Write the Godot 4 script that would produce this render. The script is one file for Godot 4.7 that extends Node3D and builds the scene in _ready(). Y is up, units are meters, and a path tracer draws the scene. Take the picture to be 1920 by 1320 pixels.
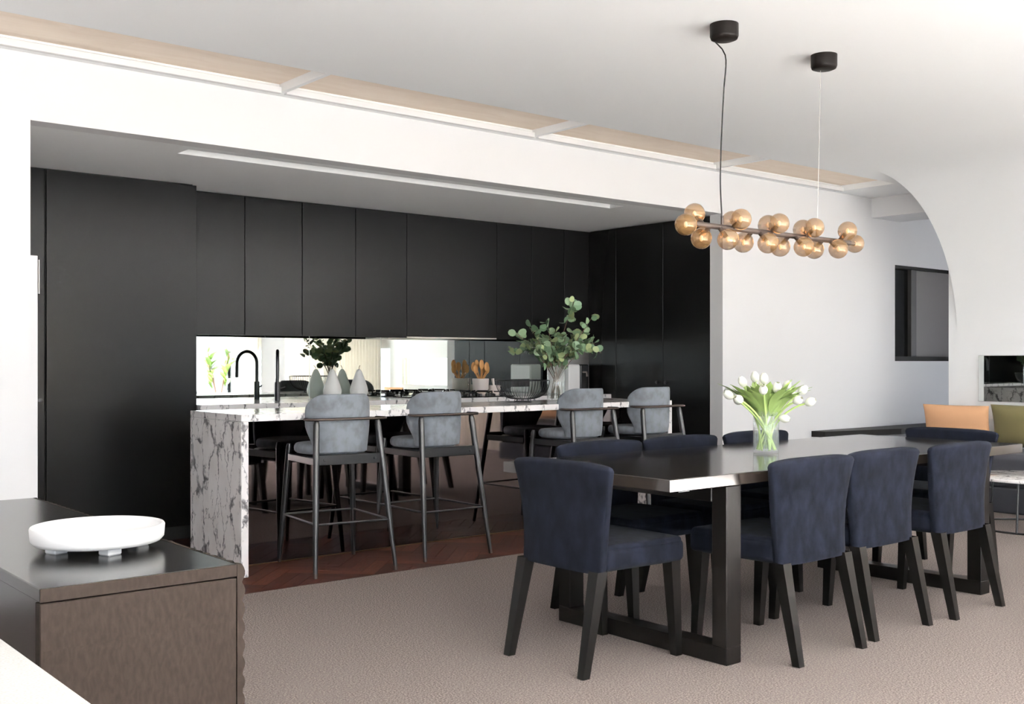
extends Node3D

# ------------------------------------------------------------------ helpers
var names := {}
var M := {}
var rng := RandomNumberGenerator.new()

func numbered(parent: Node, called: String) -> String:
	var key := str(parent.get_instance_id()) + "/" + called
	var n: int = names.get(key, 0)
	names[key] = n + 1
	return called if n == 0 else "%s_%03d" % [called, n]

func put(node: Node3D, called: String, parent: Node = self) -> Node3D:
	node.name = numbered(parent, called)
	parent.add_child(node, true)
	return node

func tag(o: Node, label: String, category := "", group := "", kind := "") -> Node:
	if label: o.set_meta("label", label)
	if category: o.set_meta("category", category)
	if group: o.set_meta("group", group)
	if kind: o.set_meta("kind", kind)
	return o

func thing(called: String, label: String, category: String, at := Vector3.ZERO, turn := 0.0, group := "") -> Node3D:
	var o := Node3D.new()
	put(o, called)
	o.position = at
	o.rotation.y = turn
	tag(o, label, category, group)
	return o

func structure(called: String) -> Node3D:
	var o := Node3D.new()
	put(o, called)
	o.set_meta("kind", "structure")
	return o

func mb() -> SurfaceTool:
	var st := SurfaceTool.new()
	st.begin(Mesh.PRIMITIVE_TRIANGLES)
	return st

func obj(called: String, st: SurfaceTool, m: Material, parent: Node = self) -> MeshInstance3D:
	var o := MeshInstance3D.new()
	o.mesh = st.commit()
	o.material_override = m
	put(o, called, parent)
	return o

func same(called: String, mesh: Mesh, m: Material, parent: Node, xf: Transform3D) -> MeshInstance3D:
	var o := MeshInstance3D.new()
	o.mesh = mesh
	o.material_override = m
	o.transform = xf
	put(o, called, parent)
	return o

func tri(st: SurfaceTool, a: Vector3, b: Vector3, c: Vector3, na: Vector3, nb: Vector3, nc: Vector3) -> void:
	var g := (b - a).cross(c - a)
	if g.length_squared() < 1e-16: return
	st.set_normal(na); st.add_vertex(a)
	if g.dot(na + nb + nc) > 0.0:
		st.set_normal(nc); st.add_vertex(c)
		st.set_normal(nb); st.add_vertex(b)
	else:
		st.set_normal(nb); st.add_vertex(b)
		st.set_normal(nc); st.add_vertex(c)

func quad(st: SurfaceTool, a: Vector3, b: Vector3, c: Vector3, d: Vector3, n: Vector3) -> void:
	tri(st, a, b, c, n, n, n)
	tri(st, a, c, d, n, n, n)

# box between two corners with a small chamfer
func bx(st: SurfaceTool, lo: Vector3, hi: Vector3, ch := 0.0) -> SurfaceTool:
	var c := (lo + hi) / 2.0
	var e := ((hi - lo) / 2.0).abs()
	ch = min(ch, min(e.x, min(e.y, e.z)) * 0.9)
	for ax in 3:
		for s in [-1.0, 1.0]:
			var n := Vector3.ZERO
			n[ax] = s
			var u := (ax + 1) % 3
			var v := (ax + 2) % 3
			var q := []
			for k in [[-1, -1], [1, -1], [1, 1], [-1, 1]]:
				var p := c
				p[ax] += s * e[ax]
				p[u] += k[0] * (e[u] - ch)
				p[v] += k[1] * (e[v] - ch)
				q.append(p)
			quad(st, q[0], q[1], q[2], q[3], n)
	if ch > 0.0:
		for ax in 3:
			var u := (ax + 1) % 3
			var v := (ax + 2) % 3
			for k in [[-1, -1], [1, -1], [1, 1], [-1, 1]]:
				var q := []
				for t in [[-1, 0], [1, 0], [1, 1], [-1, 1]]:
					var p := c
					p[ax] += t[0] * (e[ax] - ch)
					p[u] += k[0] * (e[u] - (0.0 if t[1] == 0 else ch))
					p[v] += k[1] * (e[v] - (ch if t[1] == 0 else 0.0))
					q.append(p)
				var n := Vector3.ZERO
				n[u] = k[0]
				n[v] = k[1]
				quad(st, q[0], q[1], q[2], q[3], n.normalized())
		for sx in [-1.0, 1.0]:
			for sy in [-1.0, 1.0]:
				for sz in [-1.0, 1.0]:
					var s3 := Vector3(sx, sy, sz)
					var p0 := c + s3 * (e - Vector3(0, ch, ch))
					var p1 := c + s3 * (e - Vector3(ch, 0, ch))
					var p2 := c + s3 * (e - Vector3(ch, ch, 0))
					var n := s3.normalized()
					tri(st, p0, p1, p2, n, n, n)
	return st

func box(called: String, lo: Vector3, hi: Vector3, m: Material, parent: Node = self, ch := 0.0) -> MeshInstance3D:
	return obj(called, bx(mb(), lo, hi, ch), m, parent)

# cushion-like rounded box
func rbox(st: SurfaceTool, c: Vector3, size: Vector3, r: float, seg := 5, xf := Transform3D.IDENTITY, puff := 0.0, taper := 0.0) -> SurfaceTool:
	var e := size / 2.0
	r = min(r, min(e.x, min(e.y, e.z)))
	var inn := e - Vector3(r, r, r)
	for ax in 3:
		var u := (ax + 1) % 3
		var v := (ax + 2) % 3
		for s in [-1.0, 1.0]:
			var pu := line_steps(e[u], r, seg)
			var pv := line_steps(e[v], r, seg)
			var P := []
			var N := []
			for a in pu:
				var row := []
				var nrow := []
				for b in pv:
					var p := Vector3.ZERO
					p[ax] = s * e[ax]
					p[u] = a
					p[v] = b
					var q := p.clamp(-inn, inn)
					var d := (p - q).normalized()
					var w := q + d * r
					if puff != 0.0:
						var f := Vector3(cos(w.x / e.x * PI / 2), cos(w.y / e.y * PI / 2), cos(w.z / e.z * PI / 2))
						w.y += d.y * puff * f.x * f.z
						w.x += d.x * puff * 0.5 * f.y * f.z
						w.z += d.z * puff * 0.5 * f.x * f.y
					w.x *= 1.0 - taper * (w.z / e.z + 1.0) / 2.0
					row.append(xf * (w + c))
					nrow.append((xf.basis * d).normalized())
				P.append(row)
				N.append(nrow)
			for i in P.size() - 1:
				for j in P[0].size() - 1:
					tri(st, P[i][j], P[i + 1][j], P[i + 1][j + 1], N[i][j], N[i + 1][j], N[i + 1][j + 1])
					tri(st, P[i][j], P[i + 1][j + 1], P[i][j + 1], N[i][j], N[i + 1][j + 1], N[i][j + 1])
	return st

func line_steps(e: float, r: float, seg: int) -> Array:
	var a := []
	for k in seg + 1: a.append(-e + r - r * tan((1.0 - float(k) / seg) * PI / 4))
	var flat := e - r
	if flat > 0.001:
		for k in range(1, 4): a.append(-flat + 2.0 * flat * k / 4.0)
		a.append(flat)
	for k in range(1, seg + 1): a.append(e - r + r * tan(float(k) / seg * PI / 4))
	return a

# grid of points, rows closed when asked; normals point away from the centre line
func grid(st: SurfaceTool, P: Array, closed := true, flip := false, cap := true) -> SurfaceTool:
	var h := P.size()
	var w: int = P[0].size()
	var N := []
	var cen := []
	for i in h:
		var cc := Vector3.ZERO
		for p in P[i]: cc += p
		cen.append(cc / w)
	var sgn := 0.0
	for i in h:
		var row := []
		for j in w:
			var jn: int = (j + 1) % w if closed else min(j + 1, w - 1)
			var jp: int = (j - 1 + w) % w if closed else max(j - 1, 0)
			var du: Vector3 = P[i][jn] - P[i][jp]
			var dv: Vector3 = P[min(i + 1, h - 1)][j] - P[max(i - 1, 0)][j]
			var n := du.cross(dv).normalized()
			row.append(n)
			if closed: sgn += n.dot(P[i][j] - cen[i])
		N.append(row)
	var s := 1.0 if sgn >= 0.0 else -1.0
	if flip: s = -s
	for i in h - 1:
		for j in (w if closed else w - 1):
			var k := (j + 1) % w
			tri(st, P[i][j], P[i + 1][j], P[i + 1][k], s * N[i][j], s * N[i + 1][j], s * N[i + 1][k])
			tri(st, P[i][j], P[i + 1][k], P[i][k], s * N[i][j], s * N[i + 1][k], s * N[i][k])
	if closed and cap:
		for e in [[0, 1], [h - 1, h - 2]]:
			var n: Vector3 = (cen[e[0]] - cen[e[1]]).normalized()
			for j in w:
				tri(st, cen[e[0]], P[e[0]][j], P[e[0]][(j + 1) % w], n, n, n)
	return st

func tube(st: SurfaceTool, path: Array, radii, sides := 8, flat := 1.0, flat_axis := Vector3.UP) -> SurfaceTool:
	var rings := []
	var side := Vector3.ZERO
	for i in path.size():
		var t: Vector3 = (path[min(i + 1, path.size() - 1)] - path[max(i - 1, 0)]).normalized()
		if i == 0:
			side = t.cross(flat_axis)
			if side.length() < 0.05: side = t.cross(Vector3.RIGHT)
		side = (side - t * side.dot(t)).normalized()
		var up := side.cross(t).normalized()
		var r: float = radii[i] if radii is Array else radii
		var ring := []
		for k in sides:
			var a := TAU * k / sides
			ring.append(path[i] + side * cos(a) * r + up * sin(a) * r * flat)
		rings.append(ring)
	return grid(st, rings)

func lathe(st: SurfaceTool, prof: Array, at := Vector3.ZERO, segs := 32, squash := 1.0, cap := false) -> SurfaceTool:
	var rings := []
	for p in prof:
		var ring := []
		for k in segs:
			var a := TAU * k / segs
			ring.append(at + Vector3(cos(a) * max(p.x, 0.0002), p.y, sin(a) * max(p.x, 0.0002) * squash))
		rings.append(ring)
	# profile normals, so that hollow shapes shade rightly
	for i in rings.size() - 1:
		var d: Vector2 = prof[i + 1] - prof[i]
		if d.length() < 1e-6: continue
		for k in segs:
			var k2 := (k + 1) % segs
			var a0 := TAU * k / segs
			var a1 := TAU * (k + 1) / segs
			var nn := []
			for e in [i, i + 1]:
				var dd := Vector2.ZERO
				var here := d.normalized()
				if e == i and i > 0:
					var o: Vector2 = (prof[i] - prof[i - 1]).normalized()
					dd = here + o if o.dot(here) > 0.5 else here
				elif e == i + 1 and i + 2 < prof.size():
					var o: Vector2 = (prof[i + 2] - prof[i + 1]).normalized()
					dd = here + o if o.dot(here) > 0.5 else here
				else: dd = here
				nn.append(Vector2(dd.y, -dd.x).normalized())
			var n00 := Vector3(cos(a0) * nn[0].x, nn[0].y, sin(a0) * nn[0].x)
			var n01 := Vector3(cos(a1) * nn[0].x, nn[0].y, sin(a1) * nn[0].x)
			var n10 := Vector3(cos(a0) * nn[1].x, nn[1].y, sin(a0) * nn[1].x)
			var n11 := Vector3(cos(a1) * nn[1].x, nn[1].y, sin(a1) * nn[1].x)
			tri(st, rings[i][k], rings[i + 1][k], rings[i + 1][k2], n00, n10, n11)
			tri(st, rings[i][k], rings[i + 1][k2], rings[i][k2], n00, n11, n01)
	return st

func prism(st: SurfaceTool, poly: PackedVector2Array, y0: float, y1: float) -> SurfaceTool:
	var idx := Geometry2D.triangulate_polygon(poly)
	for k in range(0, idx.size(), 3):
		for yy in [[y0, Vector3.DOWN], [y1, Vector3.UP]]:
			var q := []
			for j in 3: q.append(Vector3(poly[idx[k + j]].x, yy[0], poly[idx[k + j]].y))
			tri(st, q[0], q[1], q[2], yy[1], yy[1], yy[1])
	var area := 0.0
	for i in poly.size():
		area += poly[i].cross(poly[(i + 1) % poly.size()])
	for i in poly.size():
		var a := poly[i]
		var b := poly[(i + 1) % poly.size()]
		var d := (b - a).normalized()
		var n := Vector3(d.y, 0, -d.x) * signf(area)
		quad(st, Vector3(a.x, y0, a.y), Vector3(b.x, y0, b.y), Vector3(b.x, y1, b.y), Vector3(a.x, y1, a.y), n)
	return st

func ball(st: SurfaceTool, c: Vector3, r: Vector3, segs := 16, rings := 10) -> SurfaceTool:
	for i in rings:
		for k in segs:
			var q := []
			for e in [[i, k], [i + 1, k], [i + 1, k + 1], [i, k + 1]]:
				var a: float = PI * e[0] / rings
				var b: float = TAU * e[1] / segs
				q.append(Vector3(sin(a) * cos(b), cos(a), sin(a) * sin(b)))
			var n := []
			for v in q: n.append((v / r).normalized())
			tri(st, c + q[0] * r, c + q[1] * r, c + q[2] * r, n[0], n[1], n[2])
			tri(st, c + q[0] * r, c + q[2] * r, c + q[3] * r, n[0], n[2], n[3])
	return st

# ------------------------------------------------------------------ materials
func mat(col: Color, rough := 0.5, metal := 0.0) -> StandardMaterial3D:
	var m := StandardMaterial3D.new()
	m.albedo_color = col
	m.roughness = rough
	m.metallic = metal
	return m

func tex(size: int, f: Callable) -> ImageTexture:
	var im := Image.create(size, size, false, Image.FORMAT_RGB8)
	for y in size:
		for x in size:
			im.set_pixel(x, y, f.call(x, y))
	return ImageTexture.create_from_image(im)

func ramp(t: float, a: Color, b: Color) -> Color:
	return a.lerp(b, clampf(t, 0.0, 1.0))

func noise(freq: float, seed_: int, oct := 4, kind := FastNoiseLite.TYPE_SIMPLEX_SMOOTH) -> FastNoiseLite:
	var n := FastNoiseLite.new()
	n.noise_type = kind
	n.frequency = freq
	n.seed = seed_
	n.fractal_type = FastNoiseLite.FRACTAL_FBM if oct > 1 else FastNoiseLite.FRACTAL_NONE
	n.fractal_octaves = oct
	return n

func seamless(size: int, n: FastNoiseLite, a: Color, b: Color, lo := 0.0, hi := 1.0) -> ImageTexture:
	var src := n.get_seamless_image(size, size)
	var data := src.get_data()
	var out := PackedByteArray()
	out.resize(size * size * 3)
	for i in size * size:
		var t := clampf((data[i] / 255.0 - lo) / (hi - lo), 0.0, 1.0)
		var c := a.lerp(b, t)
		out[i * 3] = int(clampf(c.r, 0, 1) * 255)
		out[i * 3 + 1] = int(clampf(c.g, 0, 1) * 255)
		out[i * 3 + 2] = int(clampf(c.b, 0, 1) * 255)
	return ImageTexture.create_from_image(Image.create_from_data(size, size, false, Image.FORMAT_RGB8, out))

func tri_mat(t: Texture2D, scale: Vector3, rough: float, world := true) -> StandardMaterial3D:
	var m := mat(Color.WHITE, rough)
	m.albedo_texture = t
	m.uv1_triplanar = true
	m.uv1_world_triplanar = world
	m.uv1_scale = scale
	m.uv1_triplanar_sharpness = 8.0
	return m

func make_materials() -> void:
	M.white = mat(Color(0.865, 0.86, 0.86), 0.75)
	M.ceil = mat(Color(0.96, 0.962, 0.96), 0.85)
	M.beige = tri_mat(wood_tex(256, Color(0.955, 0.895, 0.83), Color(0.92, 0.85, 0.775), 3, 0.012, 0.10), Vector3(0.5, 0.5, 0.5), 0.6)
	M.black_panel = mat(Color(0.055, 0.053, 0.054), 0.22)
	M.black_panel.metallic_specular = 0.22
	M.black_gap = mat(Color(0.03, 0.03, 0.03), 0.8)
	M.black_metal = mat(Color(0.11, 0.11, 0.12), 0.35, 0.3)
	M.stool_frame = mat(Color(0.075, 0.078, 0.088), 0.3)
	M.brown_metal = mat(Color(0.24, 0.2, 0.18), 0.4, 0.5)
	M.steel = mat(Color(0.72, 0.7, 0.68), 0.3, 1.0)
	M.brass = mat(Color(0.45, 0.37, 0.27), 0.3, 1.0)
	M.canopy = mat(Color(0.05, 0.04, 0.035), 0.4)
	M.canopy.metallic_specular = 0.15
	M.mirror = mat(Color(0.90, 0.925, 0.905), 0.015, 1.0)
	M.smoke_mirror = mat(Color(0.47, 0.44, 0.44), 0.03, 1.0)
	M.bevel = mat(Color(0.9, 0.95, 0.92), 0.15)
	# marble: white ground, dark broken veins
	var cell := noise(0.011, 11, 1, FastNoiseLite.TYPE_CELLULAR)
	cell.cellular_return_type = FastNoiseLite.RETURN_DISTANCE2_SUB
	cell.cellular_distance_function = FastNoiseLite.DISTANCE_EUCLIDEAN
	cell.cellular_jitter = 1.0
	cell.domain_warp_enabled = true
	cell.domain_warp_type = FastNoiseLite.DOMAIN_WARP_SIMPLEX
	cell.domain_warp_amplitude = 20.0
	cell.domain_warp_frequency = 0.013
	cell.domain_warp_fractal_type = FastNoiseLite.DOMAIN_WARP_FRACTAL_PROGRESSIVE
	cell.domain_warp_fractal_octaves = 4
	var fine := noise(0.027, 12, 1, FastNoiseLite.TYPE_CELLULAR)
	fine.cellular_return_type = FastNoiseLite.RETURN_DISTANCE2_SUB
	fine.domain_warp_enabled = true
	fine.domain_warp_amplitude = 18.0
	fine.domain_warp_frequency = 0.03
	var strength := noise(0.012, 13, 3)
	var cloud := noise(0.006, 14, 4)
	var wob := noise(0.03, 15, 3)
	var wob2 := noise(0.03, 16, 3)
	M.marble = tri_mat(tex(768, func(x, y):
		var qx: float = x + 11.0 * wob.get_noise_2d(x, y)
		var qy: float = y * 0.45 + 9.0 * wob2.get_noise_2d(x, y)
		var v := cell.get_noise_2d(qx, qy) + 1.0
		var s := clampf(0.5 + strength.get_noise_2d(x, y * 0.6) * 1.5, 0.0, 1.0)
		var a := pow(clampf(1.0 - v / (0.045 + 0.10 * s * s), 0.0, 1.0), 0.8) * (0.5 + 0.5 * s)
		var w := fine.get_noise_2d(qx, qy * 1.2) + 1.0
		var b := clampf(1.0 - w / 0.10, 0.0, 1.0) * smoothstep(0.6, 1.0, s) * 0.7
		var base := ramp(0.5 + cloud.get_noise_2d(x, y), Color(0.965, 0.95, 0.945), Color(0.92, 0.90, 0.89))
		return base.lerp(Color(0.27, 0.26, 0.27), maxf(a, b) * 0.85)), Vector3(1.0, 0.85, 1.0), 0.12)
	M.carpet = tri_mat(seamless(512, noise(0.16, 21, 3), Color(0.30, 0.27, 0.255), Color(0.56, 0.515, 0.495), 0.2, 0.8), Vector3(1.3, 1.3, 1.3), 1.0)
	M.carpet.heightmap_enabled = false
	M.carpet.rim_enabled = true
	M.carpet.rim = 0.05
	M.carpet.metallic_specular = 0.15
	var blocks := []
	for k in 5:
		var a := [Color(0.27, 0.15, 0.115), Color(0.235, 0.125, 0.10), Color(0.31, 0.175, 0.125), Color(0.25, 0.14, 0.115), Color(0.215, 0.115, 0.095)]
		var m := tri_mat(wood_tex(128, a[k], a[k].darkened(0.25), 30 + k, 0.02, 0.2), Vector3(3, 3, 3), 0.33, false)
		m.metallic_specular = 0.06
		blocks.append(m)
	M.blocks = blocks
	M.oak = tri_mat(wood_tex(512, Color(0.175, 0.152, 0.137), Color(0.135, 0.117, 0.106), 41, 0.01, 0.22), Vector3(0.9, 0.9, 1.6), 0.13)
	M.oak.metallic_specular = 0.6
	M.oak_leg = tri_mat(wood_tex(256, Color(0.075, 0.065, 0.06), Color(0.05, 0.043, 0.04), 42, 0.15, 0.02), Vector3(2, 1, 2), 0.3)
	M.oak_leg.metallic_specular = 0.25
	M.leg = mat(Color(0.05, 0.044, 0.041), 0.3)
	M.leg.metallic_specular = 0.25
	M.sideboard = tri_mat(wood_tex(512, Color(0.148, 0.126, 0.114), Color(0.118, 0.10, 0.09), 43, 0.11, 0.035), Vector3(1.6, 1.6, 1.6), 0.5)
	M.sideboard.metallic_specular = 0.06
	M.sideboard_top = tri_mat(wood_tex(512, Color(0.10, 0.092, 0.088), Color(0.065, 0.06, 0.057), 44, 0.2, 0.012), Vector3(1.3, 1.3, 0.9), 0.2)
	M.navy = velvet(seamless(256, noise(0.02, 51, 4), Color(0.04, 0.045, 0.062), Color(0.084, 0.093, 0.127), 0.05, 0.95), Vector3(2.6, 1.5, 2.6), 0.03)
	M.grey_velvet = velvet(seamless(256, noise(0.022, 52, 4), Color(0.39, 0.40, 0.415), Color(0.475, 0.495, 0.52), 0.0, 0.65), Vector3(2.6, 1.8, 2.6), 0.4)
	M.charcoal = velvet(seamless(256, noise(0.2, 53, 2), Color(0.19, 0.19, 0.205), Color(0.25, 0.25, 0.27)), Vector3(4, 4, 4), 0.1)
	M.tan = velvet(seamless(256, noise(0.15, 54, 3), Color(0.73, 0.55, 0.41), Color(0.81, 0.64, 0.50)), Vector3(5, 5, 5), 0.15)
	M.olive = velvet(seamless(256, noise(0.2, 55, 3), Color(0.27, 0.25, 0.155), Color(0.47, 0.44, 0.32), 0.2, 0.8), Vector3(5, 5, 5), 0.15)
	M.boucle = velvet(seamless(256, noise(0.14, 56, 3), Color(0.62, 0.615, 0.60), Color(0.74, 0.735, 0.72)), Vector3(5, 5, 5), 0.1)
	M.ceramic = mat(Color(0.95, 0.945, 0.94), 0.35)
	M.pear = mat(Color(0.93, 0.925, 0.91), 0.4)
	M.plaster = mat(Color(0.82, 0.815, 0.81), 0.6)
	M.crock = mat(Color(0.93, 0.88, 0.85), 0.45)
	M.spoon = tri_mat(wood_tex(128, Color(0.83, 0.63, 0.40), Color(0.70, 0.49, 0.28), 61, 0.15, 0.02), Vector3(6, 3, 6), 0.6)
	M.glass = mat(Color(0.85, 0.92, 0.9, 0.06), 0.02)
	M.glass.transparency = BaseMaterial3D.TRANSPARENCY_ALPHA
	M.glass.metallic_specular = 0.8
	M.water = mat(Color(0.75, 0.85, 0.7, 0.06), 0.02)
	M.water.transparency = BaseMaterial3D.TRANSPARENCY_ALPHA
	M.pane = mat(Color(0.9, 0.95, 0.95, 0.05), 0.02)
	M.pane.transparency = BaseMaterial3D.TRANSPARENCY_ALPHA
	M.smoke_glass = mat(Color(0.60, 0.46, 0.29, 0.34), 0.03, 0.35)
	M.smoke_glass.transparency = BaseMaterial3D.TRANSPARENCY_ALPHA
	M.bulb = mat(Color(1, 0.9, 0.75), 0.4)
	M.bulb.emission_enabled = true
	M.bulb.emission = Color(1.0, 0.72, 0.42)
	M.bulb.emission_energy_multiplier = 0.5
	M.euc = []
	for c in [Color(0.40, 0.50, 0.38), Color(0.47, 0.56, 0.43), Color(0.33, 0.43, 0.32), Color(0.52, 0.57, 0.40)]:
		var m := mat(c, 0.55)
		m.backlight_enabled = true
		m.backlight = Color(0.25, 0.3, 0.15)
		M.euc.append(m)
	M.twig = mat(Color(0.36, 0.26, 0.2), 0.7)
	M.tulip_leaf = mat(Color(0.53, 0.62, 0.36), 0.5)
	M.tulip_leaf.backlight_enabled = true
	M.tulip_leaf.backlight = Color(0.22, 0.26, 0.12)
	M.tulip_stem = mat(Color(0.70, 0.80, 0.48), 0.5)
	M.petal = mat(Color(0.97, 0.97, 0.92), 0.5)
	M.petal.backlight_enabled = true
	M.petal.backlight = Color(0.5, 0.5, 0.45)
	M.lime = mat(Color(0.30, 0.40, 0.08), 0.5)
	M.lime.backlight_enabled = true
	M.lime.backlight = Color(0.12, 0.16, 0.03)
	M.curtain = mat(Color(0.93, 0.915, 0.89), 0.9)
	M.curtain.backlight_enabled = true
	M.curtain.backlight = Color(0.8, 0.78, 0.74)
	M.grey_paint = mat(Color(0.36, 0.35, 0.36), 0.7)
	M.dark_glass = mat(Color(0.04, 0.04, 0.042), 0.12)
	M.dark_glass.metallic_specular = 0.2
	M.grey_panel = mat(Color(0.40, 0.385, 0.38), 0.5)
	M.frame = mat(Color(0.09, 0.088, 0.088), 0.45)
	M.frame.metallic_specular = 0.2
	M.building = mat(Color(0.86, 0.86, 0.87), 0.8)
	M.building_window = mat(Color(0.2, 0.22, 0.25), 0.5)
	M.terrace = mat(Color(0.80, 0.80, 0.80), 0.8)

func velvet(t: Texture2D, scale: Vector3, sheen: float) -> StandardMaterial3D:
	var m := tri_mat(t, scale, 0.85, false)
	m.rim_enabled = true
	m.rim = sheen
	m.metallic_specular = 0.06
	m.rim_tint = 0.4
	return m

# streaky grain: fx along the picture's x, fy along its y
func wood_tex(size: int, a: Color, b: Color, seed_: int, fx: float, fy: float) -> ImageTexture:
	var n := noise(1.0, seed_, 4)
	var w := noise(0.02, seed_ + 100, 2)
	return tex(size, func(x, y):
		var d := w.get_noise_2d(x, y) * 0.35
		return ramp(0.5 + 0.75 * n.get_noise_2d(x * fx + d, y * fy + d), a, b))

# ------------------------------------------------------------------ the scene
const CEIL := 2.745
const WALL := -5.718
const KCEIL := 2.411
const XT := 6.976
const XR := 9.16
const BACK := -7.62
const FRONT := 4.5
const LEFT := -3.5

func _ready() -> void:
	rng.seed = 7
	# camera: level, lens raised a little, turned 39.65 degrees to the right
	var cam := Camera3D.new()
	cam.name = "camera"
	add_child(cam)
	cam.position = Vector3(0, 1.2, 0)
	cam.rotation_degrees = Vector3(0, -39.65, 0)
	cam.set_frustum(0.05 * 1320.0 / 2030.0, Vector2(0, 0.05 * 18.0 / 2030.0), 0.05, 3000.0)
	cam.current = true
	var env := Environment.new()
	env.background_mode = Environment.BG_SKY
	env.sky = Sky.new()
	var sk := ProceduralSkyMaterial.new()
	sk.sky_top_color = Color(0.80, 0.87, 0.97)
	sk.sky_horizon_color = Color(0.90, 0.945, 1.0)
	sk.ground_horizon_color = Color(0.86, 0.84, 0.81)
	sk.ground_bottom_color = Color(0.72, 0.70, 0.67)
	sk.sky_energy_multiplier = 1.0
	sk.ground_energy_multiplier = 1.0
	env.sky.sky_material = sk
	env.background_energy_multiplier = 6.5
	env.tonemap_mode = Environment.TONE_MAPPER_LINEAR
	env.tonemap_exposure = 1.0
	env.sdfgi_enabled = true
	env.ssao_enabled = true
	env.ssil_enabled = true
	var we := WorldEnvironment.new()
	we.name = "environment"
	we.environment = env
	add_child(we)
	var sun := DirectionalLight3D.new()
	sun.name = "sun"
	add_child(sun)
	sun.rotation_degrees = Vector3(-30, 6, 0)
	sun.light_color = Color(0.985, 0.985, 0.99)
	sun.light_energy = 150.0
	sun.light_angular_distance = 0.6
	sun.shadow_enabled = true
	make_materials()
	shell()
	kitchen()
	island()
	stools()
	dining()
	chandelier()
	counter_things()
	living()
	foreground()
	outside()

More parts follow.
